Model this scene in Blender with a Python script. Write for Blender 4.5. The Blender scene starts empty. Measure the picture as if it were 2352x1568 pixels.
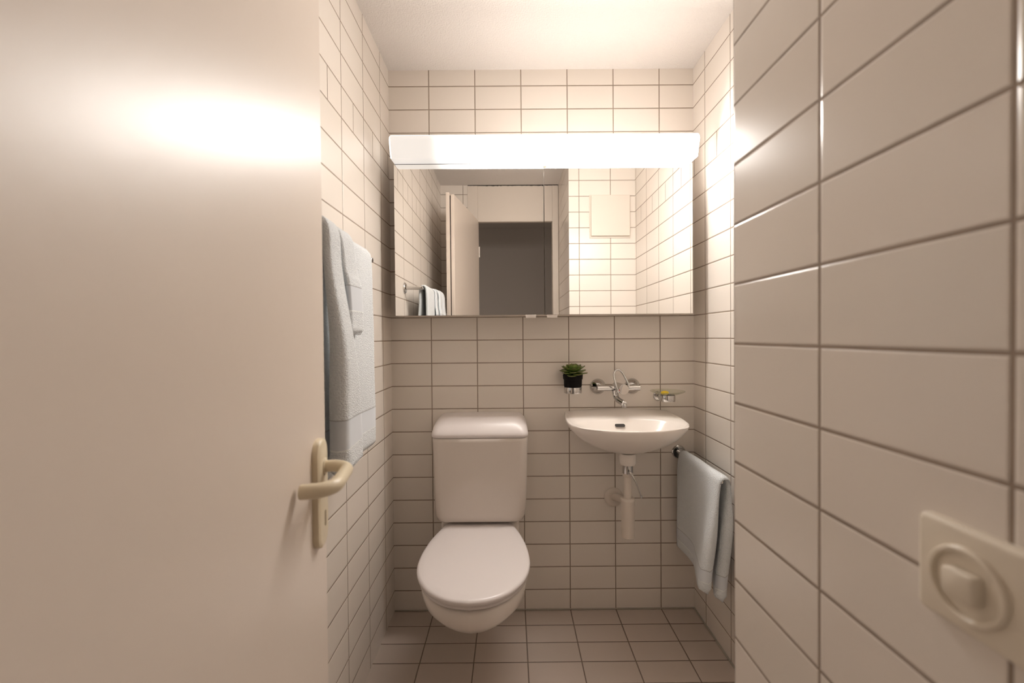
import bpy, bmesh, math, random
from mathutils import Vector, Matrix
random.seed(7)
scene = bpy.context.scene
COL = scene.collection
PI = math.pi

# ------------------------------------------------------------------ camera
F_PX, YAW, PITCH, ROLL = 974.361, .0026, .0130, .0085
CAM = Vector((.5214, -1.8536, 1.2066))
def cam_matrix():
    c, s = math.cos(YAW), math.sin(YAW);   A = Matrix(((c, -s, 0), (s, c, 0), (0, 0, 1)))
    c, s = math.cos(PITCH), math.sin(PITCH); B = Matrix(((1, 0, 0), (0, c, -s), (0, s, c)))
    c, s = math.cos(ROLL), math.sin(ROLL);  D = Matrix(((c, 0, -s), (0, 1, 0), (s, 0, c)))
    M = D @ B @ A                       # world -> (right, forward, up)
    r, f, u = M[0], M[1], M[2]
    return Matrix(((r[0], u[0], -f[0], CAM.x), (r[1], u[1], -f[1], CAM.y), (r[2], u[2], -f[2], CAM.z), (0, 0, 0, 1)))
cd = bpy.data.cameras.new('camera')
cd.sensor_width = 36; cd.lens = F_PX / 2352 * 36
cd.clip_start = .01; cd.clip_end = 50
cd.dof.use_dof = True; cd.dof.focus_distance = 1.75; cd.dof.aperture_fstop = 3.0
cam = bpy.data.objects.new('camera', cd); COL.objects.link(cam)
cam.matrix_world = cam_matrix()
scene.camera = cam

# ------------------------------------------------------------------ world, view
w = bpy.data.worlds.new('world'); scene.world = w; w.use_nodes = True
bg = w.node_tree.nodes['Background']; bg.inputs[0].default_value = (1, .86, .74, 1); bg.inputs[1].default_value = .5
vs = scene.view_settings
vs.view_transform = 'Standard'; vs.look = 'None'; vs.gamma = 1; vs.use_curve_mapping = False
vs.exposure = 0.0
LAMP_POWER = 44.0
LAMP_COLOR = (1.0, .95, .90)

# ------------------------------------------------------------------ materials
def new_mat(name):
    m = bpy.data.materials.new(name); m.use_nodes = True
    nt = m.node_tree; return m, nt, nt.nodes, nt.links, nt.nodes['Principled BSDF']
def math_node(nodes, links, op, a, b=None, c=None):
    n = nodes.new('ShaderNodeMath'); n.operation = op
    for i, x in enumerate((a, b, c)):
        if x is None: continue
        if isinstance(x, (int, float)): n.inputs[i].default_value = x
        else: links.new(x, n.inputs[i])
    return n.outputs[0]
def simple(name, col, rough=.4, metal=0., spec=.5, coat=0., bump=0., bscale=200., trans=0., ior=1.45, var=0.):
    m, nt, nodes, links, P = new_mat(name)
    P.inputs['Base Color'].default_value = (*col, 1); P.inputs['Roughness'].default_value = rough
    P.inputs['Metallic'].default_value = metal; P.inputs['Specular IOR Level'].default_value = spec
    P.inputs['Coat Weight'].default_value = coat; P.inputs['Coat Roughness'].default_value = .04
    P.inputs['Transmission Weight'].default_value = trans; P.inputs['IOR'].default_value = ior
    tc = nodes.new('ShaderNodeTexCoord')
    nz = nodes.new('ShaderNodeTexNoise'); nz.inputs['Scale'].default_value = bscale; nz.inputs['Detail'].default_value = 3
    links.new(tc.outputs['Object'], nz.inputs['Vector'])
    if bump:
        b = nodes.new('ShaderNodeBump'); b.inputs['Strength'].default_value = 1; b.inputs['Distance'].default_value = bump
        links.new(nz.outputs['Fac'], b.inputs['Height']); links.new(b.outputs['Normal'], P.inputs['Normal'])
    if var:
        mx = nodes.new('ShaderNodeMix'); mx.data_type = 'RGBA'; mx.blend_type = 'MULTIPLY'
        n2 = nodes.new('ShaderNodeTexNoise'); n2.inputs['Scale'].default_value = 6; links.new(tc.outputs['Object'], n2.inputs['Vector'])
        mx.inputs[6].default_value = (*col, 1); mx.inputs[7].default_value = (1 - var * 2,) * 3 + (1,)
        links.new(n2.outputs['Fac'], mx.inputs[0]); links.new(mx.outputs[2], P.inputs['Base Color'])
    return m

Z0 = .0901
def tile_mat(name, axis, u0, v0=Z0, vaxis=2, tw=.2, th=.1, col=(.82, .755, .68), grout=(.35, .275, .215), rough=.28, accent=False, joint=.0021, hard=False):
    m, nt, nodes, links, P = new_mat(name)
    tc = nodes.new('ShaderNodeTexCoord'); sp = nodes.new('ShaderNodeSeparateXYZ')
    links.new(tc.outputs['Object'], sp.inputs[0])
    u = math_node(nodes, links, 'SUBTRACT', sp.outputs[axis], u0 - 20 * tw)
    v = math_node(nodes, links, 'SUBTRACT', sp.outputs[vaxis], v0 - 40 * th)
    cb = nodes.new('ShaderNodeCombineXYZ'); links.new(u, cb.inputs[0]); links.new(v, cb.inputs[1])
    def brick(width, mortar, smooth):
        b = nodes.new('ShaderNodeTexBrick'); b.offset = 0; b.squash = 1
        b.inputs['Scale'].default_value = 1; b.inputs['Brick Width'].default_value = width; b.inputs['Row Height'].default_value = th
        b.inputs['Mortar Size'].default_value = mortar; b.inputs['Mortar Smooth'].default_value = smooth
        b.inputs['Color1'].default_value = (0, 0, 0, 1); b.inputs['Color2'].default_value = (1, 1, 1, 1); b.inputs['Mortar'].default_value = (.5, .5, .5, 1)
        b.inputs['Bias'].default_value = 0
        links.new(cb.outputs[0], b.inputs['Vector']); return b
    b1 = brick(tw, joint, .15); b2 = brick(tw, .0042, .8)
    f1, f2 = b1.outputs['Fac'], b2.outputs['Fac']
    if accent:                                   # one course of half-length tiles
        h1 = brick(tw / 2, joint, .15); h2 = brick(tw / 2, .0042, .8)
        z = sp.outputs[2]
        lo = math_node(nodes, links, 'GREATER_THAN', z, Z0 + 1.8); hi = math_node(nodes, links, 'LESS_THAN', z, Z0 + 1.9)
        k = math_node(nodes, links, 'MULTIPLY', lo, hi)
        f1 = math_node(nodes, links, 'MAXIMUM', f1, math_node(nodes, links, 'MULTIPLY', h1.outputs['Fac'], k))
        f2 = math_node(nodes, links, 'MAXIMUM', f2, math_node(nodes, links, 'MULTIPLY', h2.outputs['Fac'], k))
    # tile colour with a slight firing difference per tile and cloudy glaze
    nz = nodes.new('ShaderNodeTexNoise'); nz.inputs['Scale'].default_value = 3; links.new(tc.outputs['Object'], nz.inputs['Vector'])
    t = nodes.new('ShaderNodeMix'); t.data_type = 'RGBA'
    t.inputs[6].default_value = (*[c * .965 for c in col], 1); t.inputs[7].default_value = (col[0] * 1.03, col[1] * 1.02, col[2] * 1.03, 1)
    sv = nodes.new('ShaderNodeSeparateColor'); links.new(b1.outputs['Color'], sv.inputs[0])
    fac = math_node(nodes, links, 'ADD', math_node(nodes, links, 'MULTIPLY', sv.outputs[0], .6), math_node(nodes, links, 'MULTIPLY', nz.outputs['Fac'], .4))
    links.new(fac, t.inputs[0])
    # grout, dirtier in patches
    n2 = nodes.new('ShaderNodeTexNoise'); n2.inputs['Scale'].default_value = 14; n2.inputs['Detail'].default_value = 4; links.new(tc.outputs['Object'], n2.inputs['Vector'])
    g = nodes.new('ShaderNodeMix'); g.data_type = 'RGBA'
    g.inputs[6].default_value = (*[c * 1.2 for c in grout], 1); g.inputs[7].default_value = (*[c * .62 for c in grout], 1)
    links.new(n2.outputs['Fac'], g.inputs[0])
    mx = nodes.new('ShaderNodeMix'); mx.data_type = 'RGBA'
    links.new(f1, mx.inputs[0]); links.new(t.outputs[2], mx.inputs[6]); links.new(g.outputs[2], mx.inputs[7])
    links.new(mx.outputs[2], P.inputs['Base Color'])
    r = math_node(nodes, links, 'MULTIPLY_ADD', f1, .75 - rough, rough); links.new(r, P.inputs['Roughness'])
    # pillowed tile edges, recessed joint, slight waviness
    nw = nodes.new('ShaderNodeTexNoise'); nw.inputs['Scale'].default_value = 5; nw.inputs['Detail'].default_value = 1; links.new(tc.outputs['Object'], nw.inputs['Vector'])
    h = math_node(nodes, links, 'MULTIPLY_ADD', f2, -1, 1)
    h = math_node(nodes, links, 'MULTIPLY_ADD', nw.outputs['Fac'], .25, h)
    b = nodes.new('ShaderNodeBump'); b.inputs['Strength'].default_value = 1; b.inputs['Distance'].default_value = .0011
    links.new(h, b.inputs['Height']); links.new(b.outputs['Normal'], P.inputs['Normal'])
    P.inputs['Specular IOR Level'].default_value = .5
    return m

M = {}
X0T = .1741
M['tile_back'] = tile_mat('glazed_tile_back', 0, X0T)
M['tile_left'] = tile_mat('glazed_tile_left', 1, -.1229, accent=True)
M['tile_right'] = tile_mat('glazed_tile_right', 1, -.1116, accent=True)
M['tile_pier'] = tile_mat('glazed_tile_pier', 1, -1.1352, rough=.23)
M['tile_alcove'] = tile_mat('glazed_tile_alcove', 0, .965)
M['tile_front'] = tile_mat('glazed_tile_front', 0, .17)
M['tile_floor'] = tile_mat('floor_tile', 0, X0T, v0=-.1, vaxis=1, col=(.56, .475, .41), grout=(.2, .15, .115), rough=.42)
M['plaster'] = simple('stippled_ceiling_paint', (.80, .75, .71), .9, bump=.003, bscale=170)
M['paint'] = simple('door_lacquer', (.76, .665, .58), .36, bump=.0002, bscale=60)
M['frame_paint'] = simple('frame_paint', (.76, .68, .60), .45)
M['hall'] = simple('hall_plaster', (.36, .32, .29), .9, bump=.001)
M['ivory'] = simple('ivory_plastic', (.78, .68, .50), .32)
M['switch_white'] = simple('switch_plastic', (.80, .72, .60), .35)
M['ceramic'] = simple('sanitary_ceramic', (.85, .785, .725), .22, coat=.25)
M['cistern'] = simple('cistern_plastic', (.74, .665, .60), .2, coat=.3)
M['seat'] = simple('seat_plastic', (.80, .74, .72), .28, coat=.1)
M['white_pipe'] = simple('white_pipe_plastic', (.76, .68, .60), .4)
M['chrome'] = simple('polished_chrome', (.62, .61, .60), .05, metal=1)
M['brushed'] = simple('brushed_metal', (.72, .67, .62), .3, metal=1)
M['mirror'] = simple('mirror_silver', (.93, .92, .90), .0, metal=1)
M['mirror_edge'] = simple('mirror_edge', (.55, .52, .48), .25, metal=.6)
M['cab'] = simple('cabinet_white', (.74, .66, .59), .4)
M['tab'] = simple('clear_tab_plastic', (.80, .74, .69), .3)
M['dark'] = simple('dark_recess', (.03, .022, .018), .6)
M['black_pot'] = simple('black_plastic_pot', (.004, .003, .003), .5, spec=.15)
M['key_recess'] = simple('keyhole_recess', (.36, .29, .19), .5)
M['soil'] = simple('potting_soil', (.035, .022, .014), .95, bump=.002, bscale=400)
M['yellow'] = simple('yellow_soap', (.90, .66, .03), .35)
M['red'] = simple('red_mark', (.6, .01, .01), .4)
M['silicone'] = simple('grey_silicone', (.40, .36, .30), .5)
def thin_glass():
    m, nt, nodes, links, P = new_mat('dish_glass')
    tr = nodes.new('ShaderNodeBsdfTransparent'); tr.inputs[0].default_value = (.95, .96, .91, 1)
    gl = nodes.new('ShaderNodeBsdfGlossy'); gl.inputs['Roughness'].default_value = .04
    lw = nodes.new('ShaderNodeLayerWeight'); lw.inputs['Blend'].default_value = .5
    fz = math_node(nodes, links, 'MULTIPLY_ADD', math_node(nodes, links, 'POWER', lw.outputs['Facing'], 4.0), .5, .04)
    mx = nodes.new('ShaderNodeMixShader'); links.new(fz, mx.inputs[0]); links.new(tr.outputs[0], mx.inputs[1]); links.new(gl.outputs[0], mx.inputs[2])
    links.new(mx.outputs[0], nodes['Material Output'].inputs[0]); return m
M['glass'] = thin_glass()

def leaf_mat():
    m, nt, nodes, links, P = new_mat('succulent_leaf')
    tc = nodes.new('ShaderNodeTexCoord'); g = nodes.new('ShaderNodeUVMap')
    sp = nodes.new('ShaderNodeSeparateXYZ'); links.new(g.outputs[0], sp.inputs[0])
    cr = nodes.new('ShaderNodeValToRGB'); links.new(sp.outputs[1], cr.inputs[0])
    e = cr.color_ramp.elements; e[0].position = 0; e[0].color = (.03, .075, .010, 1); e[1].position = 1; e[1].color = (.12, .10, .03, 1)
    k = e.new(.75); k.color = (.19, .27, .06, 1)
    links.new(cr.outputs[0], P.inputs['Base Color']); P.inputs['Roughness'].default_value = .45
    return m
M['leaf'] = leaf_mat()

def towel_mat(name, col, b0, b1):
    """UV v = height above the hem in metres: woven band between b0 and b1, terry elsewhere"""
    m, nt, nodes, links, P = new_mat(name)
    uv = nodes.new('ShaderNodeUVMap'); sp = nodes.new('ShaderNodeSeparateXYZ'); links.new(uv.outputs[0], sp.inputs[0])
    tc = nodes.new('ShaderNodeTexCoord')
    v = sp.outputs[1]
    band = math_node(nodes, links, 'MULTIPLY', math_node(nodes, links, 'GREATER_THAN', v, b0), math_node(nodes, links, 'LESS_THAN', v, b1))
    def line(at, wd): return math_node(nodes, links, 'LESS_THAN', math_node(nodes, links, 'ABSOLUTE', math_node(nodes, links, 'SUBTRACT', v, at)), wd)
    wl = line(b0, .0016); dl = line(b1, .0013)
    nz = nodes.new('ShaderNodeTexNoise'); nz.inputs['Scale'].default_value = 210; nz.inputs['Detail'].default_value = 3
    mp = nodes.new('ShaderNodeMapping'); mp.inputs['Scale'].default_value = (1, 1, 1.7); links.new(tc.outputs['Object'], mp.inputs[0]); links.new(mp.outputs[0], nz.inputs['Vector'])
    vo = nodes.new('ShaderNodeTexVoronoi'); vo.inputs['Scale'].default_value = 300; links.new(mp.outputs[0], vo.inputs['Vector'])
    hh = math_node(nodes, links, 'ADD', nz.outputs['Fac'], math_node(nodes, links, 'MULTIPLY', vo.outputs['Distance'], -.7))
    terry = math_node(nodes, links, 'SUBTRACT', 1, band)
    h = math_node(nodes, links, 'MULTIPLY', hh, terry)
    h = math_node(nodes, links, 'ADD', h, math_node(nodes, links, 'MULTIPLY', wl, 1.2))
    h = math_node(nodes, links, 'SUBTRACT', h, math_node(nodes, links, 'MULTIPLY', dl, 1.2))
    b = nodes.new('ShaderNodeBump'); b.inputs['Distance'].default_value = .0026; links.new(h, b.inputs['Height']); links.new(b.outputs['Normal'], P.inputs['Normal'])
    mx = nodes.new('ShaderNodeMix'); mx.data_type = 'RGBA'; mx.inputs[6].default_value = (*[c * .82 for c in col], 1); mx.inputs[7].default_value = (*[min(1, c * 1.12) for c in col], 1)
    links.new(math_node(nodes, links, 'MAXIMUM', math_node(nodes, links, 'MULTIPLY', nz.outputs['Fac'], terry), math_node(nodes, links, 'MULTIPLY', wl, 1.6)), mx.inputs[0])
    dk = nodes.new('ShaderNodeMix'); dk.data_type = 'RGBA'; dk.blend_type = 'MULTIPLY'; dk.inputs[7].default_value = (.66, .64, .63, 1)
    links.new(dl, dk.inputs[0]); links.new(mx.outputs[2], dk.inputs[6]); links.new(dk.outputs[2], P.inputs['Base Color'])
    P.inputs['Roughness'].default_value = .95; P.inputs['Sheen Weight'].default_value = .25
    P.inputs['Specular IOR Level'].default_value = .15
    return m
TOWEL = (.86, .90, .95)
M['towel_big'] = towel_mat('terry_bath_towel', TOWEL, .052, .112)
M['towel_small'] = towel_mat('terry_hand_towel', TOWEL, .039, .087)

def lamp_mat(name, k, lo=.060, ex=1.5):
    m, nt, nodes, links, P = new_mat(name)
    tc = nodes.new('ShaderNodeTexCoord'); sp = nodes.new('ShaderNodeSeparateXYZ'); links.new(tc.outputs['Object'], sp.inputs[0])
    mr = nodes.new('ShaderNodeMapRange'); mr.interpolation_type = 'SMOOTHSTEP'
    mr.inputs['From Min'].default_value = .20 - .658; mr.inputs['From Max'].default_value = .66 - .658   # object space, lamp origin at x = .658
    mr.inputs['To Min'].default_value = lo; mr.inputs['To Max'].default_value = 1.0
    links.new(sp.outputs[0], mr.inputs[0])
    m2 = nodes.new('ShaderNodeMapRange'); m2.inputs['From Min'].default_value = .95 - .658; m2.inputs['From Max'].default_value = 1.257 - .658
    m2.inputs['To Min'].default_value = 1; m2.inputs['To Max'].default_value = .62; links.new(sp.outputs[0], m2.inputs[0])   # emission tapered at the right end so the right wall doesn't blow out
    st = math_node(nodes, links, 'MULTIPLY', math_node(nodes, links, 'MULTIPLY', m2.outputs[0], math_node(nodes, links, 'POWER', mr.outputs[0], ex)), LAMP_POWER * k)
    P.inputs['Base Color'].default_value = (.5, .48, .45, 1); P.inputs['Roughness'].default_value = .3
    P.inputs['Emission Color'].default_value = (*LAMP_COLOR, 1); links.new(st, P.inputs['Emission Strength'])
    return m
M['lamp'] = lamp_mat('lit_opal_diffuser', 1.0)
M['lamp_top'] = lamp_mat('lit_opal_top', .15, .3, 1.0)      # diffuser top and ends, emission turned down to limit the light they throw

# ------------------------------------------------------------------ helpers
def root_of(name, loc, label, cat, group=None, kind=None):
    o = bpy.data.objects.new(name, None); o.empty_display_size = .05; COL.objects.link(o); o.location = loc
    tag(o, label, cat, group, kind); return o
def tag(o, label=None, cat=None, group=None, kind=None):
    if label: o['label'] = label
    if cat: o['category'] = cat
    if group: o['group'] = group
    if kind: o['kind'] = kind
    return o
def wloc(o):
    v = Vector((0, 0, 0))
    while o: v += o.location; o = o.parent
    return v
def obj(name, bm, mat, parent=None, smooth=True, bevel=0, segs=3, subsurf=0, auto=40, label=None):
    off = wloc(parent) if parent else Vector((0, 0, 0))
    bmesh.ops.recalc_face_normals(bm, faces=bm.faces)
    # own origin at the mesh's centre so copies and parents stay sane
    me = bpy.data.meshes.new(name)
    keep = parent is None
    if not keep:
        for v in bm.verts: v.co -= off
    bm.to_mesh(me); bm.free()
    me.materials.append(M[mat] if isinstance(mat, str) else mat)
    o = bpy.data.objects.new(name, me); COL.objects.link(o)
    if parent: o.parent = parent
    if smooth:
        for p in me.polygons: p.use_smooth = True
    if bevel:
        b = o.modifiers.new('bevel', 'BEVEL'); b.width = bevel; b.segments = segs; b.limit_method = 'ANGLE'; b.angle_limit = math.radians(auto)
        b.harden_normals = False
        for p in me.polygons: p.use_smooth = True
        wn = o.modifiers.new('normals', 'WEIGHTED_NORMAL'); wn.keep_sharp = True
    elif smooth and auto:
        me.set_sharp_from_angle(angle=math.radians(auto))
    if subsurf:
        s = o.modifiers.new('subsurf', 'SUBSURF'); s.levels = subsurf; s.render_levels = subsurf
    if label: o['label'] = label
    return o
def structure(name, bm, mat, label=None, **k):
    o = obj(name, bm, mat, None, **k); o['kind'] = 'structure'
    if label: o['label'] = label
    return o
def box(x0, x1, y0, y1, z0, z1, bm=None):
    bm = bm or bmesh.new()
    vs = [bm.verts.new((x, y, z)) for z in (z0, z1) for y in (y0, y1) for x in (x0, x1)]
    for f in ((0, 1, 3, 2), (4, 6, 7, 5), (0, 4, 5, 1), (2, 3, 7, 6), (0, 2, 6, 4), (1, 5, 7, 3)):
        bm.faces.new([vs[i] for i in f])
    return bm
def loft(rings, bm=None, caps=(True, True), closed=True, uvs=None):
    bm = bm or bmesh.new()
    R = [[bm.verts.new(p) for p in r] for r in rings]
    n = len(R[0])
    for a, b in zip(R, R[1:]):
        for i in range(n if closed else n - 1):
            j = (i + 1) % n
            try: bm.faces.new((a[i], a[j], b[j], b[i]))
            except ValueError: pass
    if caps[0]: bm.faces.new(R[0][::-1])
    if caps[1]: bm.faces.new(R[-1])
    return bm
def tube(path, r, n=16, bm=None, caps=True):
    pts = [Vector(p) for p in path]
    rs = r if isinstance(r, (list, tuple)) else [r] * len(pts)
    rings = []; up = None
    for i, p in enumerate(pts):
        t = (pts[min(i + 1, len(pts) - 1)] - pts[max(i - 1, 0)]).normalized()
        if up is None:
            up = Vector((0, 0, 1)) if abs(t.z) < .9 else Vector((1, 0, 0))
        s = t.cross(up).normalized(); up = s.cross(t).normalized()
        rings.append([p + rs[i] * (math.cos(2 * PI * k / n) * s + math.sin(2 * PI * k / n) * up) for k in range(n)])
    return loft(rings, bm, (caps, caps))
def spline(ctrl, n=8):
    P = [Vector(c) for c in ctrl]; P = [2 * P[0] - P[1]] + P + [2 * P[-1] - P[-2]]; out = []
    for i in range(1, len(P) - 2):
        for k in range(n):
            t = k / n; a, b, c, d = P[i - 1], P[i], P[i + 1], P[i + 2]
            out.append(.5 * ((2 * b) + (-a + c) * t + (2 * a - 5 * b + 4 * c - d) * t * t + (-a + 3 * b - 3 * c + d) * t ** 3))
    out.append(P[-2]); return out
def lathe(prof, center, axis='z', n=40, bm=None):
    """prof: (radius, height) pairs; axis z, x, -y (towards the camera)"""
    c = Vector(center); rings = []
    for r, h in prof:
        ring = []
        for k in range(n):
            a = 2 * PI * k / n; p, q = max(r, 1e-5) * math.cos(a), max(r, 1e-5) * math.sin(a)
            ring.append(c + (Vector((p, q, h)) if axis == 'z' else Vector((h, p, q)) if axis == 'x' else Vector((p, -h, q))))
        rings.append(ring)
    return loft(rings, bm)
def interp(tab, x):
    if x <= tab[0][0]: return tab[0][1]
    for (a, b), (c, d) in zip(tab, tab[1:]):
        if x <= c: return b + (d - b) * (x - a) / (c - a)
    return tab[-1][1]

# ------------------------------------------------------------------ room shell
XR, H, XJ, YJ, YD = 1.3214, 2.36, .8997, -1.1352, -1.69
T = .12
structure('wall_back', box(-T, XR + T, 0, T, -.1, H), 'tile_back', smooth=False)
structure('wall_left', box(-T, 0, YD - .25, 0, -.1, H), 'tile_left', smooth=False)
structure('wall_right', box(XR, XR + T, YJ, 0, -.1, H), 'tile_right', smooth=False)
def pier():
    bm = box(XJ, XR + T, YD - .02, YJ, -.1, H)
    return bm
o = structure('wall_pier_right', pier(), 'tile_pier', smooth=False)
o.data.materials.append(M['tile_alcove'])
for p in o.data.polygons:
    if abs(p.normal.y) > .5: p.material_index = 1
structure('wall_front', box(0, .205, YD - .12, YD, -.1, H), 'tile_front', smooth=False)
structure('ceiling', box(-T, XR + T, YD - .25, T, H, H + .1), 'plaster', smooth=False)
structure('floor', box(-T, XR + T, YD - .25, T, -.1, 0), 'tile_floor', smooth=False)
# silicone beads along the floor
for n, b in ((1, (0, XR, -.006, 0, 0, .006)), (2, (XR - .006, XR, YJ, -.006, 0, .006))):
    structure('trim_%d' % n, box(*b), 'silicone', bevel=.003)

# hallway behind the camera (seen in the mirror)
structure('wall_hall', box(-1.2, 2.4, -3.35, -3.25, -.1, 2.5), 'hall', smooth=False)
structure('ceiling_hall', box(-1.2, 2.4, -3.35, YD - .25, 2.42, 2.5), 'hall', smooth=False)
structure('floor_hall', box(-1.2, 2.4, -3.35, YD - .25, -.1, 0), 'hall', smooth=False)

# door frame with the closed panel over the door
def frame():
    bm = bmesh.new()
    box(.204, .283, YD - .07, YD + .003, 0, H - .004, bm)
    box(.852, XJ - .002, YD - .07, YD + .003, 0, H - .004, bm)
    box(.283, .852, YD - .035, YD + .004, 2.081, H - .006, bm)
    return bm
structure('trim_3', frame(), 'frame_paint', label='cream door frame with closed panel above the doorway', bevel=.002)

def ragged():
    bm = bmesh.new(); xs = [.206 + .69 * i / 60 for i in range(61)]; lo = []
    for x in xs:
        h = .0045 + (.006 if .33 < x < .82 else .002) * random.random()
        lo.append(h)
    loft([[Vector((x, y, z)) for y, z in ((YD - .01, H), (YD - .01, H - h), (YD + .0045, H - h), (YD + .0045, H))] for x, h in zip(xs, lo)], bm)
    return bm
structure('trim_4', ragged(), 'dark', label='dark crumbling joint between door panel and ceiling', smooth=False)

# ------------------------------------------------------------------ door leaf
A = Vector((.179, -1.0757, 0)); B = Vector((.286, -1.684, 0))
D = (B - A).normalized(); N = Vector((-D.y, D.x, 0))            # N points to +X, the side seen
if N.x < 0: N = -N
def dp(s, n, z): return A + D * s + N * n + Vector((0, 0, z))
LW = (B - A).length
door = root_of('door_1', (B.x, B.y, 0), 'cream lacquered flush door standing open with an ivory lever handle', 'door', kind='structure')
def dbox(s0, s1, n0, n1, z0, z1, bm=None):
    bm = bm or bmesh.new()
    vs = [bm.verts.new(dp(s, n, z)) for z in (z0, z1) for n in (n0, n1) for s in (s0, s1)]
    for f in ((0, 1, 3, 2), (4, 6, 7, 5), (0, 4, 5, 1), (2, 3, 7, 6), (0, 2, 6, 4), (1, 5, 7, 3)):
        bm.faces.new([vs[i] for i in f])
    return bm
leaf_bm = dbox(0, LW, -.022, 0, .012, 2.090)
dbox(-.006, LW - .004, -.052, -.029, .012, 2.102, leaf_bm)
rebate_strip = dbox(.006, LW - .006, -.0288, -.0222, .014, 2.084)  # dark filler painted as the shade inside the rebate
obj('door_leaf', leaf_bm, 'paint', door, bevel=.0025)
obj('rebate_shade', rebate_strip, 'dark', door, smooth=False, label='dark strip standing in for the shade in the door rebate')
def rounded_plate(s0, s1, z0, z1, n0, n1, r, bm=None, k=8):
    pts = []
    for (cs, cz, a0) in ((s1 - r, z1 - r, 0), (s0 + r, z1 - r, PI / 2), (s0 + r, z0 + r, PI), (s1 - r, z0 + r, 1.5 * PI)):
        for i in range(k + 1):
            a = a0 + i * PI / 2 / k; pts.append((cs + r * math.cos(a), cz + r * math.sin(a)))
    cs, cz = (s0 + s1) / 2, (z0 + z1) / 2
    rings = [[dp(s, n0, z) for s, z in pts], [dp(s, n1 - .003, z) for s, z in pts],
             [dp(cs + (s - cs) * .86, n1 - .0008, cz + (z - cz) * .965) for s, z in pts], [dp(cs + (s - cs) * .76, n1, cz + (z - cz) * .945) for s, z in pts]]
    return loft(rings, bm)
pl = obj('handle_plate', rounded_plate(.030, .088, .852, 1.034, 0, .012, .024), 'ivory', door, auto=60)
kh = bmesh.new(); rounded_plate(.0505, .0605, .884, .912, .0118, .0127, .0045, kh)
obj('keyhole', kh, 'key_recess', pl)
S0, ZH, S1 = .054, .986, .172
path = [dp(S0, n, ZH) for n in (.006, .016, .026)]
path += [dp(S0 + .026 * (1 - math.cos(a)), .026 + .026 * math.sin(a), ZH - .002 * math.sin(a)) for a in [i * PI / 16 for i in range(1, 9)]]
path += [dp(S0 + .026 + (S1 - S0 - .056) * t, .052, ZH - .002) for t in (.33, .66)]
path += [dp(S1 - .03 + .03 * math.sin(a), .022 + .03 * math.cos(a), ZH - .002) for a in [i * PI / 16 for i in range(0, 9)]]
path += [dp(S1, n, ZH - .002) for n in (.014, .006)]
nP = len(path)
obj('lever_handle', tube(path, [.0100 + .0012 * (i / nP) for i in range(nP)], 20), 'ivory', door, bevel=.003, auto=60)
obj('handle_collar', tube([dp(S0, .006, ZH), dp(S0, .014, ZH)], .0145, 24), 'ivory', door, bevel=.002)
# hinges
for z in (.25, 1.85):
    obj('hinge', tube([dp(LW + .004, .004, z - .04), dp(LW + .004, .004, z + .04)], .006, 12), 'brushed', door)

# ------------------------------------------------------------------ mirror cabinet
cabn = root_of('mirror_cabinet', (.658, -.06, 1.291), 'wide two-door mirror cabinet on the tiled wall below the lit lamp', 'cabinet')
CX0, CX1, CZ0, CZ1 = .058, 1.257, 1.291, 1.8995
obj('cabinet_body', box(CX0 + .002, CX1 - .002, -.128, 0, CZ0, CZ1 - .004), 'cab', cabn, bevel=.001)
for (a, b) in ((CX0, .6575), (.6605, CX1)):
    rot = .0018
    bm = box(a, b, -.142, -.1285, CZ0 + .001, CZ1 - .003)
    md = obj('mirror_door', bm, 'mirror_edge', cabn, smooth=False)
    md.data.materials.append(M['mirror'])
    for p in md.data.polygons:
        if p.normal.y < -.5: p.material_index = 1
    m = (a + b) / 2
    for v in md.data.vertices:                     # each door hangs a hair out of square
        v.co.y += -rot * ((v.co.x + wloc(cabn).x) - m) * (-1)
    tx = .603 if a < .5 else .689
    tb = loft([[(tx + sx * .0225, y, CZ0) for sx, y in ((-1, -.142), (1, -.142), (1, -.134), (-1, -.134))],
               [(tx + sx * .020, y, CZ0 - .012) for sx, y in ((-1, -.141), (1, -.141), (1, -.137), (-1, -.137))]])
    obj('finger_tab', tb, 'tab', md, bevel=.001)

# ------------------------------------------------------------------ lamp above the mirror
lamp = root_of('wall_lamp', (.658, -.1, 1.9), 'long lit opal wall lamp running above the mirror cabinet', 'lamp')
LX0, LX1 = .058, 1.257
obj('housing', box(LX0 + .001, LX1 - .001, -.1195, 0, 1.9010, 1.9835), 'cab', lamp, bevel=.003)
prof = [(-.12, 1.9005), (-.140, 1.9005), (-.196, 1.8990), (-.2165, 1.966), (-.2125, 1.979), (-.206, 1.984), (-.12, 1.984)]
def dring(x, k):
    cy, cz = -.13, 1.942
    return [(x, cy + (y - cy) * k if y < -.121 else y, cz + (z - cz) * k) for y, z in prof]
df = obj('diffuser', loft([dring(LX0, .93), dring(LX0 + .006, 1), dring(LX1 - .006, 1), dring(LX1, .93)]), 'lamp', lamp, smooth=False)
obj('shadow_gap', box(LX0 + .003, LX1 - .003, -.1385, -.1197, 1.8985, 1.9003), 'dark', lamp, smooth=False)  # solid dark strip standing in for the shade between lamp and cabinet
df.data.materials.append(M['lamp_top'])
for p in df.data.polygons:
    if p.normal.z > .5 or abs(p.normal.x) > .5: p.material_index = 1
kb = lathe([(0, .0), (.007, .0), (.009, .004), (.008, .009), (0, .011)], (.664, -.1425, 1.8905), '-y', 20)
obj('pull_knob', kb, 'ivory', lamp)

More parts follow.
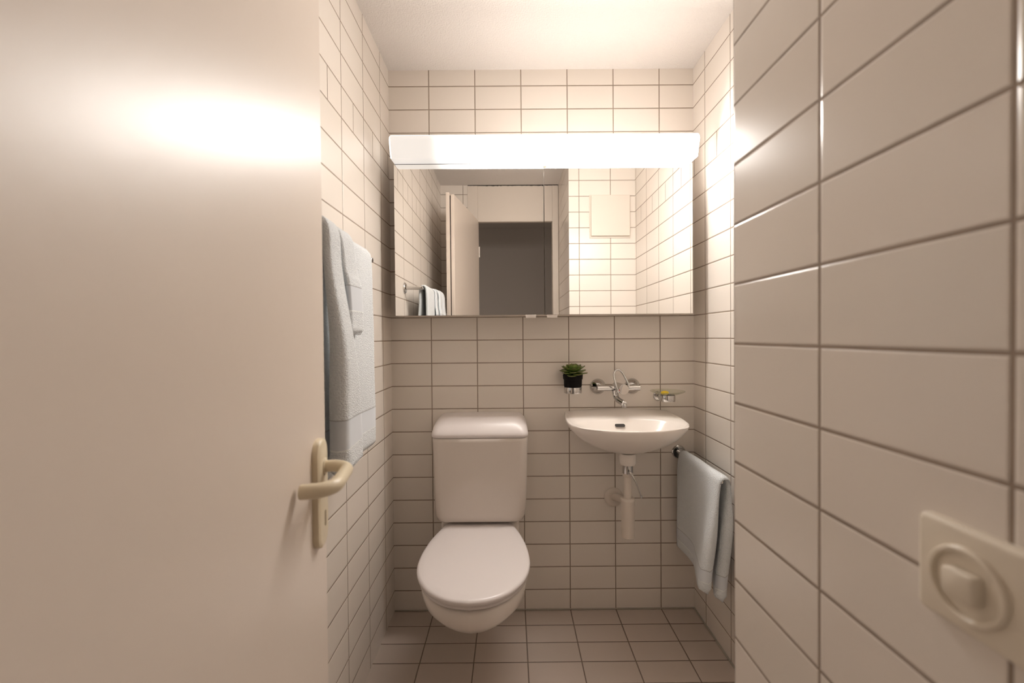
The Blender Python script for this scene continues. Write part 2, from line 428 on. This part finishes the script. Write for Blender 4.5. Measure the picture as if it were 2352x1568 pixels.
# ------------------------------------------------------------------ toilet
toi = root_of('toilet', (.39, -.02, .25), 'white wall-hung toilet with closed lid and cistern on the tiled wall', 'toilet')
def plan(hw_tab, q0, q1, n=14, cx0=.384, slope=.012):
    """outline from half widths against depth q; returns closed list of (x, -q)"""
    R_ = []
    for i in range(n * 3 + 1):
        t = i / (n * 3); q = q0 + (q1 - q0) * math.sin(t * PI / 2) ** .9
        R_.append((q, interp(hw_tab, (q - q0) / (q1 - q0))))
    right = [(cx0 + slope * q + w_, -q) for q, w_ in R_]
    left = [(cx0 + slope * q - w_, -q) for q, w_ in R_][::-1]
    return right + left[1:]
LIDT = []
def egg(t, wb, wm, tm=.57, power=2.05):
    if t < tm:
        s = t / tm; return wb + (wm - wb) * math.sin(s * PI / 2) ** .82
    s = (t - tm) / (1 - tm); return wm * max(0, 1 - s ** power) ** (1 / 2.0)
def eggtab(wb, wm, tm=.57): return [(i / 80, egg(i / 80, wb, wm, tm)) for i in range(81)]
def sring(wb, wm, q0, q1, z, tm=.57, droop=0):
    return [Vector((x, y, z - droop * max(0, 1 + y / .45))) for x, y in plan(eggtab(wb, wm, tm), q0, q1)]
# bowl
rings = [sring(.10, .165, .002, .595, .394, .62), sring(.108, .179, .002, .613, .3925, .62), sring(.110, .182, .002, .618, .384, .62), sring(.108, .180, .002, .614, .362, .62),
         sring(.106, .174, .002, .602, .335, .62), sring(.10, .155, .002, .578, .308, .62, .01), sring(.095, .13, .002, .55, .285, .62, .03),
         sring(.09, .10, .002, .52, .264, .62, .06), sring(.08, .082, .002, .498, .250, .62, .09), sring(.06, .062, .002, .475, .2425, .65, .12), sring(.03, .03, .002, .43, .241, .65, .13)]
obj('bowl', loft(rings), 'ceramic', toi, auto=70)
deck = loft([[(.388 + sx * hw, y, z) for sx, y in ((-1, -.002), (1, -.002), (1, -q), (-1, -q))] for hw, q, z in ((.14, .10, .34), (.160, .112, .39), (.162, .112, .43), (.158, .106, .448))])
obj('pan_shoulder', deck, 'ceramic', toi, bevel=.012, segs=4)
# seat ring and lid
rings = [sring(.113, .181, .10, .612, .400), sring(.116, .186, .098, .621, .4035), sring(.116, .187, .098, .622, .412), sring(.113, .183, .10, .617, .4165)]
obj('seat', loft(rings), 'seat', toi, auto=70)
rings = [sring(.112, .184, .092, .624, .4185), sring(.1165, .1905, .088, .634, .422), sring(.117, .192, .087, .637, .430), sring(.116, .190, .088, .634, .436),
         sring(.111, .184, .092, .626, .4392), sring(.10, .165, .11, .60, .4402), sring(.05, .09, .2, .5, .4408)]
obj('lid', loft(rings), 'seat', toi, auto=70)
# cistern
def rrect(cx, hw, q, z, r, k=8, qb=.002):
    pts = [(cx - hw, -qb), ]
    for i in range(k + 1):
        a = PI + i * PI / 2 / k; pts.append((cx - hw + r + r * math.cos(a), -q + r + r * math.sin(a)))
    for i in range(k + 1):
        a = 1.5 * PI + i * PI / 2 / k; pts.append((cx + hw - r + r * math.cos(a), -q + r + r * math.sin(a)))
    pts.append((cx + hw, -qb))
    return [Vector((x, y, z)) for x, y in pts]
CC = .3925
rings = [rrect(CC - .003, .150, .120, .4485, .03), rrect(CC - .003, .166, .139, .4510, .032), rrect(CC - .002, .177, .149, .460, .034), rrect(CC - .002, .183, .154, .480, .034), rrect(CC - .001, .186, .1565, .51, .034),
         rrect(CC, .1895, .160, .62, .034), rrect(CC, .193, .1635, .78, .034), rrect(CC, .1932, .164, .796, .034), rrect(CC, .189, .160, .7985, .034)]
obj('cistern', loft(rings), 'cistern', toi, auto=70)
rings = [rrect(CC, .188, .158, .7988, .034), rrect(CC, .194, .1655, .8, .034), rrect(CC, .1955, .1675, .806, .034), rrect(CC, .1955, .1675, .812, .034), rrect(CC, .1948, .164, .820, .036),
         rrect(CC, .193, .154, .832, .04), rrect(CC, .1895, .142, .844, .045), rrect(CC, .184, .129, .855, .048), rrect(CC, .177, .118, .8635, .05), rrect(CC, .168, .110, .8695, .05),
         rrect(CC, .157, .104, .8728, .045), rrect(CC, .145, .097, .874, .04), rrect(CC, .05, .03, .876, .015)]
obj('cistern_lid', loft(rings), 'seat', toi, auto=70)

# ------------------------------------------------------------------ washbasin
bas = root_of('washbasin', (.968, -.17, .73), 'small white oval washbasin hung on the tiled wall under the tap', 'sink')
BX = .980
OUT = [(-.222, .0), (-.231, .05), (-.236, .11), (-.2345, .18), (-.2225, .235), (-.187, .286), (-.125, .327), (-.06, .347), (0, .353)]
half = spline([Vector((x, q, 0)) for x, q in OUT], 6)
outl = [(v.x, v.y) for v in half] + [(-v.x, v.y) for v in half[::-1][1:]] + [(.222 - .444 * i / 20, 0) for i in range(1, 20)]
NB = len(outl)
def bring(k, z, cq=.165, rise=0., minq=.0003):
    out = []
    for x, q in outl:
        qq = cq + (q - cq) * k
        if q < .03: qq = minq if k > .75 else max(minq, qq)
        zz = z + rise * max(0, 1 - q / .21) ** 1.3 * (1 - .55 * (x / .236) ** 2)
        out.append(Vector((BX + x * k, -max(qq, minq), zz)))
    return out
def iring(k, z, hw=.214, q0=.130, q1=.338, rise=0.):
    out = []
    for i, (x, q) in enumerate(outl):
        a = math.atan2(x, (q - .165) * .62)                      # same order as the outline
        cq = (q0 + q1) / 2; ca, sa = math.cos(a), math.sin(a)
        ex = abs(sa) ** .82 * (1 if sa >= 0 else -1); ey = abs(ca) ** .82 * (1 if ca >= 0 else -1)
        nrm = (abs(ex) ** 2.4 + abs(ey) ** 2.4) ** (1 / 2.4)
        X_, Y_ = hw * k * ex / nrm, (q1 - q0) / 2 * k * ey / nrm
        out.append(Vector((BX + X_, -(cq + Y_), z + rise * max(0, 1 - (cq + Y_) / .25))))
    return out
rings = []
for t in (1, .97, .9, .78, .62, .45, .28, .14, .05):
    rings.append(bring((1 - t ** 1.55) ** (1 / 1.75) if t < 1 else .12, .8555 - .119 * t, rise=.0 if t > .3 else .012 * (1 - t / .3)))
rings += [bring(1.0, .857, rise=.026), bring(.998, .8605, rise=.026), bring(.985, .8632, rise=.025, minq=.008), bring(.968, .8625, rise=.022, minq=.018)]
rings += [iring(1.0, .8610, rise=.012), iring(.95, .8565, rise=.008), iring(.86, .8480, rise=.004), iring(.70, .828), iring(.5, .800), iring(.25, .776), iring(.1, .772)]
obj('basin_bowl', loft(rings), 'ceramic', bas, auto=80)
def slot(cx, cz, y, hw, hh, dep, k=8, tilt=0.):
    pts = []
    for i in range(k + 1):
        a = -PI / 2 + i * PI / k; pts.append((cx + hw - hh + hh * math.cos(a), hh * math.sin(a)))
    for i in range(k + 1):
        a = PI / 2 + i * PI / k; pts.append((cx - hw + hh + hh * math.cos(a), hh * math.sin(a)))
    return loft([[Vector((x, y - d - z * tilt, cz + z)) for x, z in pts] for d in (0, dep)])
obj('overflow_slot', slot(.9570, .8440, -.1525, .0200, .0048, .004, tilt=-.95), 'dark', bas)

# waste pipe and bottle trap
TX, TY = .984, -.165
trap = root_of('basin_trap', (TX, TY, .4), 'white plastic bottle trap with chrome collar under the washbasin', 'drain pipe')
obj('waste_cup', lathe([(0, .7355), (.033, .7355), (.034, .725), (.0335, .70), (.030, .6905), (.0, .690)], (TX, TY, 0), n=36), 'ceramic', trap)
obj('chrome_tailpiece', lathe([(0, .69), (.0205, .69), (.0205, .655), (0, .655)], (TX, TY, 0), n=32), 'chrome', trap, auto=40, label='chrome collar')
obj('pipe_nut', lathe([(0, .655), (.0215, .655), (.0215, .646), (.0175, .641), (0, .641)], (TX, TY, 0), n=32), 'white_pipe', trap)
obj('down_pipe', lathe([(0, .641), (.0155, .641), (.0155, .55), (0, .55)], (TX, TY, 0), n=32), 'white_pipe', trap)
obj('bottle_trap', lathe([(0, .556), (.0245, .556), (.0285, .551), (.0285, .545), (.027, .54), (.026, .43), (.0262, .40), (.022, .397), (0, .396)], (TX, TY, 0), n=36), 'white_pipe', trap)
obj('wall_pipe', tube([(TX, TY, .525), (TX - .002, -.10, .524), (TX - .009, -.05, .512), (.968, -.004, .498)], .016, 20), 'white_pipe', trap)
obj('wall_flange', lathe([(.018, .0), (.041, .0), (.041, .006), (.036, .011), (.026, .013), (.018, .012)], (.966, 0, .497), '-y', 40), 'white_pipe', trap)
lv = obj('pop_up_lever', tube([(TX, TY - .018, .664), (TX + .010, TY - .03, .655), (TX + .022, TY - .036, .63), (TX + .043, TY - .03, .575)], [.0045, .0038, .0028, .0028], 12), 'chrome', trap, label='thin chrome lever')
obj('lever_knob', lathe([(0, .0), (.006, .0), (.0075, .006), (.007, .011), (0, .013)], (TX, TY - .031, .665), '-y', 20), 'chrome', trap)
obj('lever_tip', lathe([(0, -.007), (.0035, -.006), (.005, 0), (.0035, .005), (0, .006)], (TX + .044, TY - .030, .571), n=16), 'chrome', lv)

# ------------------------------------------------------------------ tap
tap = root_of('basin_tap', (.97, -.06, .98), 'chrome wall mixer tap with long loop lever above the washbasin', 'tap')
ZT = .986
for x in (.9, 1.05):
    obj('rosette', lathe([(.0, .0), (.0335, .0), (.034, .004), (.031, .010), (.018, .022), (.0125, .026), (0, .026)], (x, 0, .983), '-y', 40), 'chrome', tap, auto=30)
    obj('elbow', tube([(x, -.02, .983), (x, -.055, .983)], .0125, 24), 'chrome', tap)
obj('tap_body', tube([(.884, -.062, .983), (1.066, -.062, .983)], .0125, 32), 'chrome', tap, bevel=.002)
obj('cartridge', tube([(.966, -.045, .987), (.976, -.075, .985), (.985, -.112, .982)], [.0195, .0215, .0215], 36), 'chrome', tap, bevel=.0015)
obj('cap', lathe([(0, 0), (.0205, 0), (.020, .002), (0, .003)], (.985, -.112, .982), '-y', 36), 'brushed', tap, label='flat round cap')
obj('hot_mark', lathe([(0, 0), (.004, 0), (.004, .004), (0, .005)], (.9625, -.114, .979), '-y', 16), 'red', tap, label='small red mark')
lev = spline([(.961, -.118, .976), (.957, -.118, .984), (.951, -.112, 1.005), (.948, -.098, 1.035), (.951, -.09, 1.050), (.962, -.085, 1.0615), (.974, -.083, 1.0605), (.986, -.086, 1.048), (.998, -.093, 1.024), (1.006, -.100, 1.004), (1.008, -.104, .990)], 6)
obj('lever', tube(lev, .0042, 14), 'chrome', tap)
obj('lever_joint', tube([(.963, -.115, .972), (.958, -.115, .983)], .0055, 14), 'chrome', tap)
obj('lever_joint', tube([(1.009, -.10, .982), (.998, -.10, .984)], .0055, 14), 'chrome', tap)
sp_ = spline([(.958, -.07, .972), (.959, -.078, .955), (.961, -.088, .943), (.966, -.105, .936), (.974, -.125, .931), (.979, -.138, .9275)], 5)
obj('spout', tube(sp_, [.0125] * 6 + [.0120] * (len(sp_) - 6), 24), 'chrome', tap, bevel=.002, auto=50)
obj('aerator', lathe([(0, .0), (.0095, 0), (.0108, -.002), (.0108, -.015), (.0085, -.016), (0, -.015)], (.979, -.134, .9285), n=24), 'chrome', tap)

# ------------------------------------------------------------------ wall holders, plant, soap
hol = root_of('wall_cup_holder', (.78, -.06, .965), 'chrome wall ring holding the small potted succulent', 'holder')
PX, PY = .782, -.062
obj('ring', lathe([(.0345, .964), (.0372, .964), (.0378, .967), (.0378, .987), (.0372, .989), (.0345, .989), (.0345, .964)], (PX, PY, 0), n=48), 'chrome', hol, auto=30)
obj('base_plate', lathe([(0, .9645), (.0347, .9645), (.0347, .9665), (0, .9665)], (PX, PY, 0), n=48), 'chrome', hol, auto=30)
obj('wall_rose', lathe([(0, 0), (.021, 0), (.021, .006), (.018, .009), (.008, .010), (.008, .026), (0, .026)], (PX, 0, .976), '-y', 32), 'chrome', hol, auto=30)
pot = root_of('potted_succulent', (PX, PY, .967), 'green rosette succulent in a black pot, in a chrome wall ring', 'potted plant')
obj('pot', lathe([(0, .967), (.0295, .967), (.0305, .969), (.0335, .990), (.0365, .9905), (.0375, .996), (.0385, 1.022), (.0408, 1.0225), (.0422, 1.042), (.0402, 1.042), (.0380, 1.028), (0, 1.028)], (PX, PY, 0), n=48), 'black_pot', pot, auto=30)
obj('soil', lathe([(0, 1.026), (.0378, 1.026), (.0382, 1.032), (.02, 1.036), (0, 1.037)], (PX, PY, 0), n=32), 'soil', pot)
def succulent():
    bm = bmesh.new(); uvl = bm.loops.layers.uv.new('UVMap')
    idx = 0
    for ring_, (cnt, elev, L, W, zb) in enumerate(((9, 8, .057, .0210, 1.044), (8, 20, .054, .0175, 1.050), (7, 34, .045, .0150, 1.051), (5, 50, .035, .0125, 1.055), (4, 64, .027, .0100, 1.059), (2, 80, .022, .0080, 1.063))):
        for k in range(cnt):
            az = 2 * PI * (k + .5 * (ring_ % 2)) / cnt + random.uniform(-.12, .12) + .3
            el = math.radians(elev + random.uniform(-6, 6)); L_ = L * random.uniform(.92, 1.08)
            if ring_ < 3: el -= math.radians((18, 24, 14)[ring_]) * max(0, -math.sin(az)) ** 1.2
            d = Vector((math.cos(az) * math.cos(el), math.sin(az) * math.cos(el), math.sin(el)))
            side = Vector((-math.sin(az), math.cos(az), 0)); up = side.cross(d) * -1
            if up.z < 0: up = -up
            base = Vector((PX, PY, zb)) + Vector((math.cos(az), math.sin(az), 0)) * .004
            rows = []; prof_ = [(0, .30), (.15, .42), (.35, .75), (.55, .97), (.72, 1.0), (.86, .78), (.95, .42), (1.0, .06)]
            for t, wd in prof_:
                c = base + d * (L_ * t) + up * (.006 * t * t)
                th = .0042 * (1 - .55 * t) * (1 if t < .99 else .3)
                ring = []
                for i in range(8):
                    a = 2 * PI * i / 8
                    hgt = math.sin(a) * th + (.0025 * wd * (abs(math.cos(a)) ** 2))
                    ring.append(bm.verts.new(c + side * (math.cos(a) * W * wd) + up * hgt))
                rows.append((ring, t))
            for (r0, t0), (r1, t1) in zip(rows, rows[1:]):
                for i in range(8):
                    j = (i + 1) % 8; f = bm.faces.new((r0[i], r0[j], r1[j], r1[i]))
                    for lp, tt in zip(f.loops, (t0, t0, t1, t1)): lp[uvl].uv = (.5, tt)
            f = bm.faces.new(rows[-1][0])
            for lp in f.loops: lp[uvl].uv = (.5, 1)
            f = bm.faces.new(rows[0][0][::-1])
            for lp in f.loops: lp[uvl].uv = (.5, 0)
    return bm
obj('foliage', succulent(), 'leaf', pot, auto=80)

SX, SY = 1.174, -.085
dh = root_of('soap_dish_holder', (SX, SY, .93), 'chrome wall ring carrying the glass soap dish beside the tap', 'holder')
obj('ring', lathe([(.0275, .929), (.0305, .929), (.0312, .932), (.0312, .952), (.0305, .9545), (.0275, .9545), (.0275, .929)], (SX, SY, 0), n=48), 'chrome', dh, auto=30)
obj('wall_rose', lathe([(0, 0), (.021, 0), (.021, .005), (.018, .008), (.007, .010), (0, .010)], (SX - .011, 0, .939), '-y', 36), 'chrome', dh, auto=30)
obj('arm', tube([(SX - .009, -.008, .937), (SX - .006, -.056, .936)], .0065, 16), 'chrome', dh)
gd = obj('soap_dish', lathe([(0, .9495), (.024, .9495), (.032, .9552), (.042, .958), (.060, .965), (.0695, .9695), (.0695, .9725), (.059, .968), (.041, .961), (.031, .9582), (.024, .953), (0, .953)], (SX, SY, 0), n=56), 'glass')
tag(gd, 'clear round glass soap dish resting on a chrome wall ring', 'soap dish')
def soap():
    bm = bmesh.new(); bmesh.ops.create_uvsphere(bm, u_segments=28, v_segments=14, radius=1)
    for v in bm.verts:
        x, y, z = v.co; s = 1
        v.co = Vector((SX - .012 + .0165 * x, SY - .002 + .0125 * y, .9640 + .0085 * (abs(z) ** .8) * (1 if z > 0 else -1)))
    return bm
so = obj('soap', soap(), 'yellow', auto=80); tag(so, 'small yellow soap lying in the clear glass dish', 'soap')

# ------------------------------------------------------------------ towels
def pad(name, mat, parent, prof, ya, yb, thick, hem_front, xoff=None, zoff=None, n_side=18, label=None):
    """folded towel layer hung over a bar. prof: (x, z) centreline; ya/yb(s,f): near and far edge; thick(f along y, s)"""
    pts = spline([Vector((x, 0, z)) for x, z in prof], 7); L = [0]
    for a, b in zip(pts, pts[1:]): L.append(L[-1] + (b - a).length)
    tot = L[-1]; bm = bmesh.new(); uvl = bm.loops.layers.uv.new('UVMap'); rings = []
    # resample
    S = [tot * i / 90 for i in range(91)]
    for s in S:
        j = max(i for i in range(len(L)) if L[i] <= s + 1e-9); j = min(j, len(pts) - 2)
        t = (s - L[j]) / max(1e-9, L[j + 1] - L[j]); p = pts[j].lerp(pts[j + 1], t)
        tan = (pts[j + 1] - pts[j]).normalized(); nr = Vector((-tan.z, 0, tan.x))
        a, b = ya(s, tot), yb(s, tot); ring = []
        cs = []
        for i in range(n_side + 1): cs.append((a + (b - a) * i / n_side, 1, i / n_side))
        for i in range(n_side + 1): cs.append((b - (b - a) * i / n_side, -1, 1 - i / n_side))
        endk = min(1, .25 + 3.0 * min(s, tot - s) / .02) if min(s, tot - s) < .02 else 1
        for y, sg, f in cs:
            h = thick(f, s, tot) / 2 * endk
            e = min(abs(y - a), abs(b - y)); rr = max(h, .004)
            k = 1 if e >= rr else math.sqrt(max(0, 1 - (1 - e / rr) ** 2))
            wob = .0012 * math.sin(31 * y + 9 * s) * math.sin(17 * s + 3)
            q = p + nr * (sg * h * k + wob)
            if xoff: q.x += xoff(f, s, tot)
            if zoff: q.z += zoff(f, s, tot)
            ring.append((Vector((q.x, y, q.z)), f, min(s - 0, 9), s))
        rings.append(ring)
    V = [[bm.verts.new(r[0]) for r in ring] for ring in rings]
    n = len(V[0])
    def vv(s): return s if s < tot / 2 else (tot - s)
    for i in range(len(V) - 1):
        for k in range(n):
            j = (k + 1) % n
            f = bm.faces.new((V[i][k], V[i][j], V[i + 1][j], V[i + 1][k]))
            for lp, ss in zip(f.loops, (S[i], S[i], S[i + 1], S[i + 1])): lp[uvl].uv = (rings[i][k][1], vv(ss))
    for vs_, ss in ((V[0][::-1], 0), (V[-1], 0)):
        f = bm.faces.new(vs_)
        for lp in f.loops: lp[uvl].uv = (0, 0)
    bmesh.ops.remove_doubles(bm, verts=bm.verts, dist=1e-5)
    return obj(name, bm, mat, parent, auto=0, label=label)

# -- hand towel rail, right of the basin, standing out from the back wall
RX, RZ = 1.252, .693
rail = root_of('towel_rail', (RX, 0, RZ), 'chrome single-arm towel rail on the back wall right of the washbasin', 'towel rail')
obj('rosette', lathe([(0, 0), (.0295, 0), (.0295, .004), (.026, .008), (.012, .0095), (.0, .0095)], (RX, 0, RZ), '-y', 40), 'chrome', rail, auto=30)
obj('bar', tube([(RX, -.005, RZ), (RX, -.385, RZ)], .0085, 24), 'chrome', rail, bevel=.002)
ht = root_of('hand_towel', (RX, -.22, RZ), 'pale blue-grey terry towel folded over the low rail beside the washbasin', 'towel')
def hang(xl, xr, zl, zr, zt=RZ, x=RX, g=.0175):
    return [(xl, zl), (xl, (zl + zt) / 2), (x - g - .004, zt - .06), (x - g, zt - .01), (x - g * .72, zt + g * .62), (x, zt + g * .95), (x + g * .72, zt + g * .62), (x + g, zt - .01), (x + g + .003, zt - .06), (xr, (zr + zt) / 2), (xr, zr)]
def smooth(a, b, x):
    t = max(0, min(1, (x - a) / (b - a))); return t * t * (3 - 2 * t)
pad('towel_cloth', 'towel_small', ht, hang(1.230, 1.281, .302, .285), lambda s, t: -.412 - .012 * smooth(t * .5, 0, s), lambda s, t: -.045,
    lambda f, s, t:   .014 + .032 * smooth(.30, .0, f) * (smooth(t * .47, t * .2, s) + smooth(t * .53, t * .75, s)), None,
    xoff=lambda f, s, t: -.044 * smooth(.65, .0, f) * smooth(t * .46, 0, s) - .037 * smooth(.6, 0, f) * smooth(t * .54, t, s) - .006 * math.sin(f * 7) * smooth(t * .45, 0, s),
    zoff=lambda f, s, t: .018 * smooth(.5, 0, f) * smooth(t * .2, 0, s))

# -- bath towel rail on the left wall
QX, QZ = .083, 1.447
rail2 = root_of('towel_rail', (QX, -.52, QZ), 'chrome towel rail on the left wall beside the open door', 'towel rail')
for q in (.525, 1.03):
    obj('rosette', lathe([(0, 0), (.027, 0), (.027, .004), (.024, .008), (.0, .0095)], (0, -q, QZ), 'x', 40), 'chrome', rail2, auto=30)
    obj('post', tube([(.005, -q, QZ), (QX + .009, -q, QZ)], .0085, 20), 'chrome', rail2, bevel=.002)
obj('bar', tube([(QX, -.525, QZ), (QX, -1.03, QZ)], .0085, 24), 'chrome', rail2)
bt = root_of('bath_towel', (QX, -.75, QZ), 'large pale blue-grey terry towel folded over the left wall rail', 'towel')
def hang2(xf, xb, zf, zb, g):
    gz = .0165 + (g - .0165) * .2
    return [(x, z) for x, z in ((xf, zf), (xf, (zf + QZ) / 2), (QX + g + .003, QZ - .08), (QX + g, QZ - .012), (QX + g * .72, QZ + gz * .62), (QX, QZ + gz * .95), (QX - g * .72, QZ + gz * .62), (QX - g, QZ - .012), (QX - g - .002, QZ - .08), (xb, (zb + QZ) / 2), (xb, zb))]
pad('main_panel', 'towel_big', bt, hang2(.103, .055, .887, .90, .0165), lambda s, t: -.955, lambda s, t: -.560, lambda f, s, t: .015, None,
    xoff=lambda f, s, t: .003 * math.sin(f * 9) * smooth(t * .4, 0, s))
pad('rolled_fold', 'towel_big', bt, hang2(.146, .083, .918, 1.40, .044), lambda s, t: -.948, lambda s, t: -.882 + .052 * smooth(t * .55, 0, s), lambda f, s, t: .018 + .026 * smooth(t * .6, t * .2, s), None,
    zoff=lambda f, s, t: -.012 * (1 - f) * smooth(t * .2, 0, s))
pad('hem_flap', 'towel_big', bt, hang2(.136, .10, 1.218, 1.40, .044), lambda s, t: -.885 + .045 * smooth(t * .6, 0, s), lambda s, t: -.80 + .045 * smooth(t * .6, 0, s), lambda f, s, t: .013, None)
pad('hem_flap', 'towel_big', bt, hang2(.122, .10, 1.213, 1.40, .030), lambda s, t: -.86 + .045 * smooth(t * .6, 0, s), lambda s, t: -.755 + .032 * smooth(t * .6, 0, s), lambda f, s, t: .010, None)

# ------------------------------------------------------------------ light switch on the pier wall
sw = root_of('light_switch', (XJ, -1.508, 1.0), 'square ivory wall plate with round recess and rotary light switch', 'light switch')
def yz_round(y0, y1, z0, z1, r, k=8):
    pts = []
    for (cy, cz, a0) in ((y1 - r, z1 - r, 0), (y0 + r, z1 - r, PI / 2), (y0 + r, z0 + r, PI), (y1 - r, z0 + r, 1.5 * PI)):
        for i in range(k + 1):
            a = a0 + i * PI / 2 / k; pts.append((cy + r * math.cos(a), cz + r * math.sin(a)))
    return pts
def yz_plate(y0, y1, z0, z1, r, layers):
    pts = yz_round(y0, y1, z0, z1, r); cy, cz = (y0 + y1) / 2, (z0 + z1) / 2
    return loft([[Vector((XJ - h, cy + (y - cy) * (1 - ins / ((y1 - y0) / 2)), cz + (z - cz) * (1 - ins / ((z1 - z0) / 2)))) for y, z in pts] for h, ins in layers])
obj('switch_plate', yz_plate(-1.556, -1.470, .960, 1.046, .006, ((0, 0), (.006, 0), (.0085, .0012), (.0095, .004))), 'switch_white', sw, auto=60)
ringp = [(.026, .0), (.0305, .0), (.0305, .003), (.029, .0045), (.0265, .0045), (.0255, .003), (.026, 0)]
rb = loft([[Vector((XJ - .0094 - h, -1.513 + r * math.cos(a * 2 * PI / 40), 1.001 + r * math.sin(a * 2 * PI / 40))) for a in range(40)] for r, h in ringp], caps=(False, False))
obj('switch_ring', rb, 'switch_white', sw)
obj('rotary_knob', yz_plate(-1.5255, -1.5005, .989, 1.013, .004, ((.0094, 0), (.018, 0), (.0195, .0015))), 'switch_white', sw, auto=60)

# ------------------------------------------------------------------ access panel on the alcove wall (seen in the mirror)
ap = root_of('access_panel', (1.16, YJ, 1.96), 'square white access panel on the tiled wall, seen in the mirror', 'access panel')
obj('panel_frame', box(1.030, 1.289, YJ, YJ + .006, 1.823, 2.096), 'frame_paint', ap, bevel=.002)
obj('panel_door', box(1.038, 1.282, YJ + .0065, YJ + .024, 1.834, 2.088), 'frame_paint', ap, bevel=.0015)
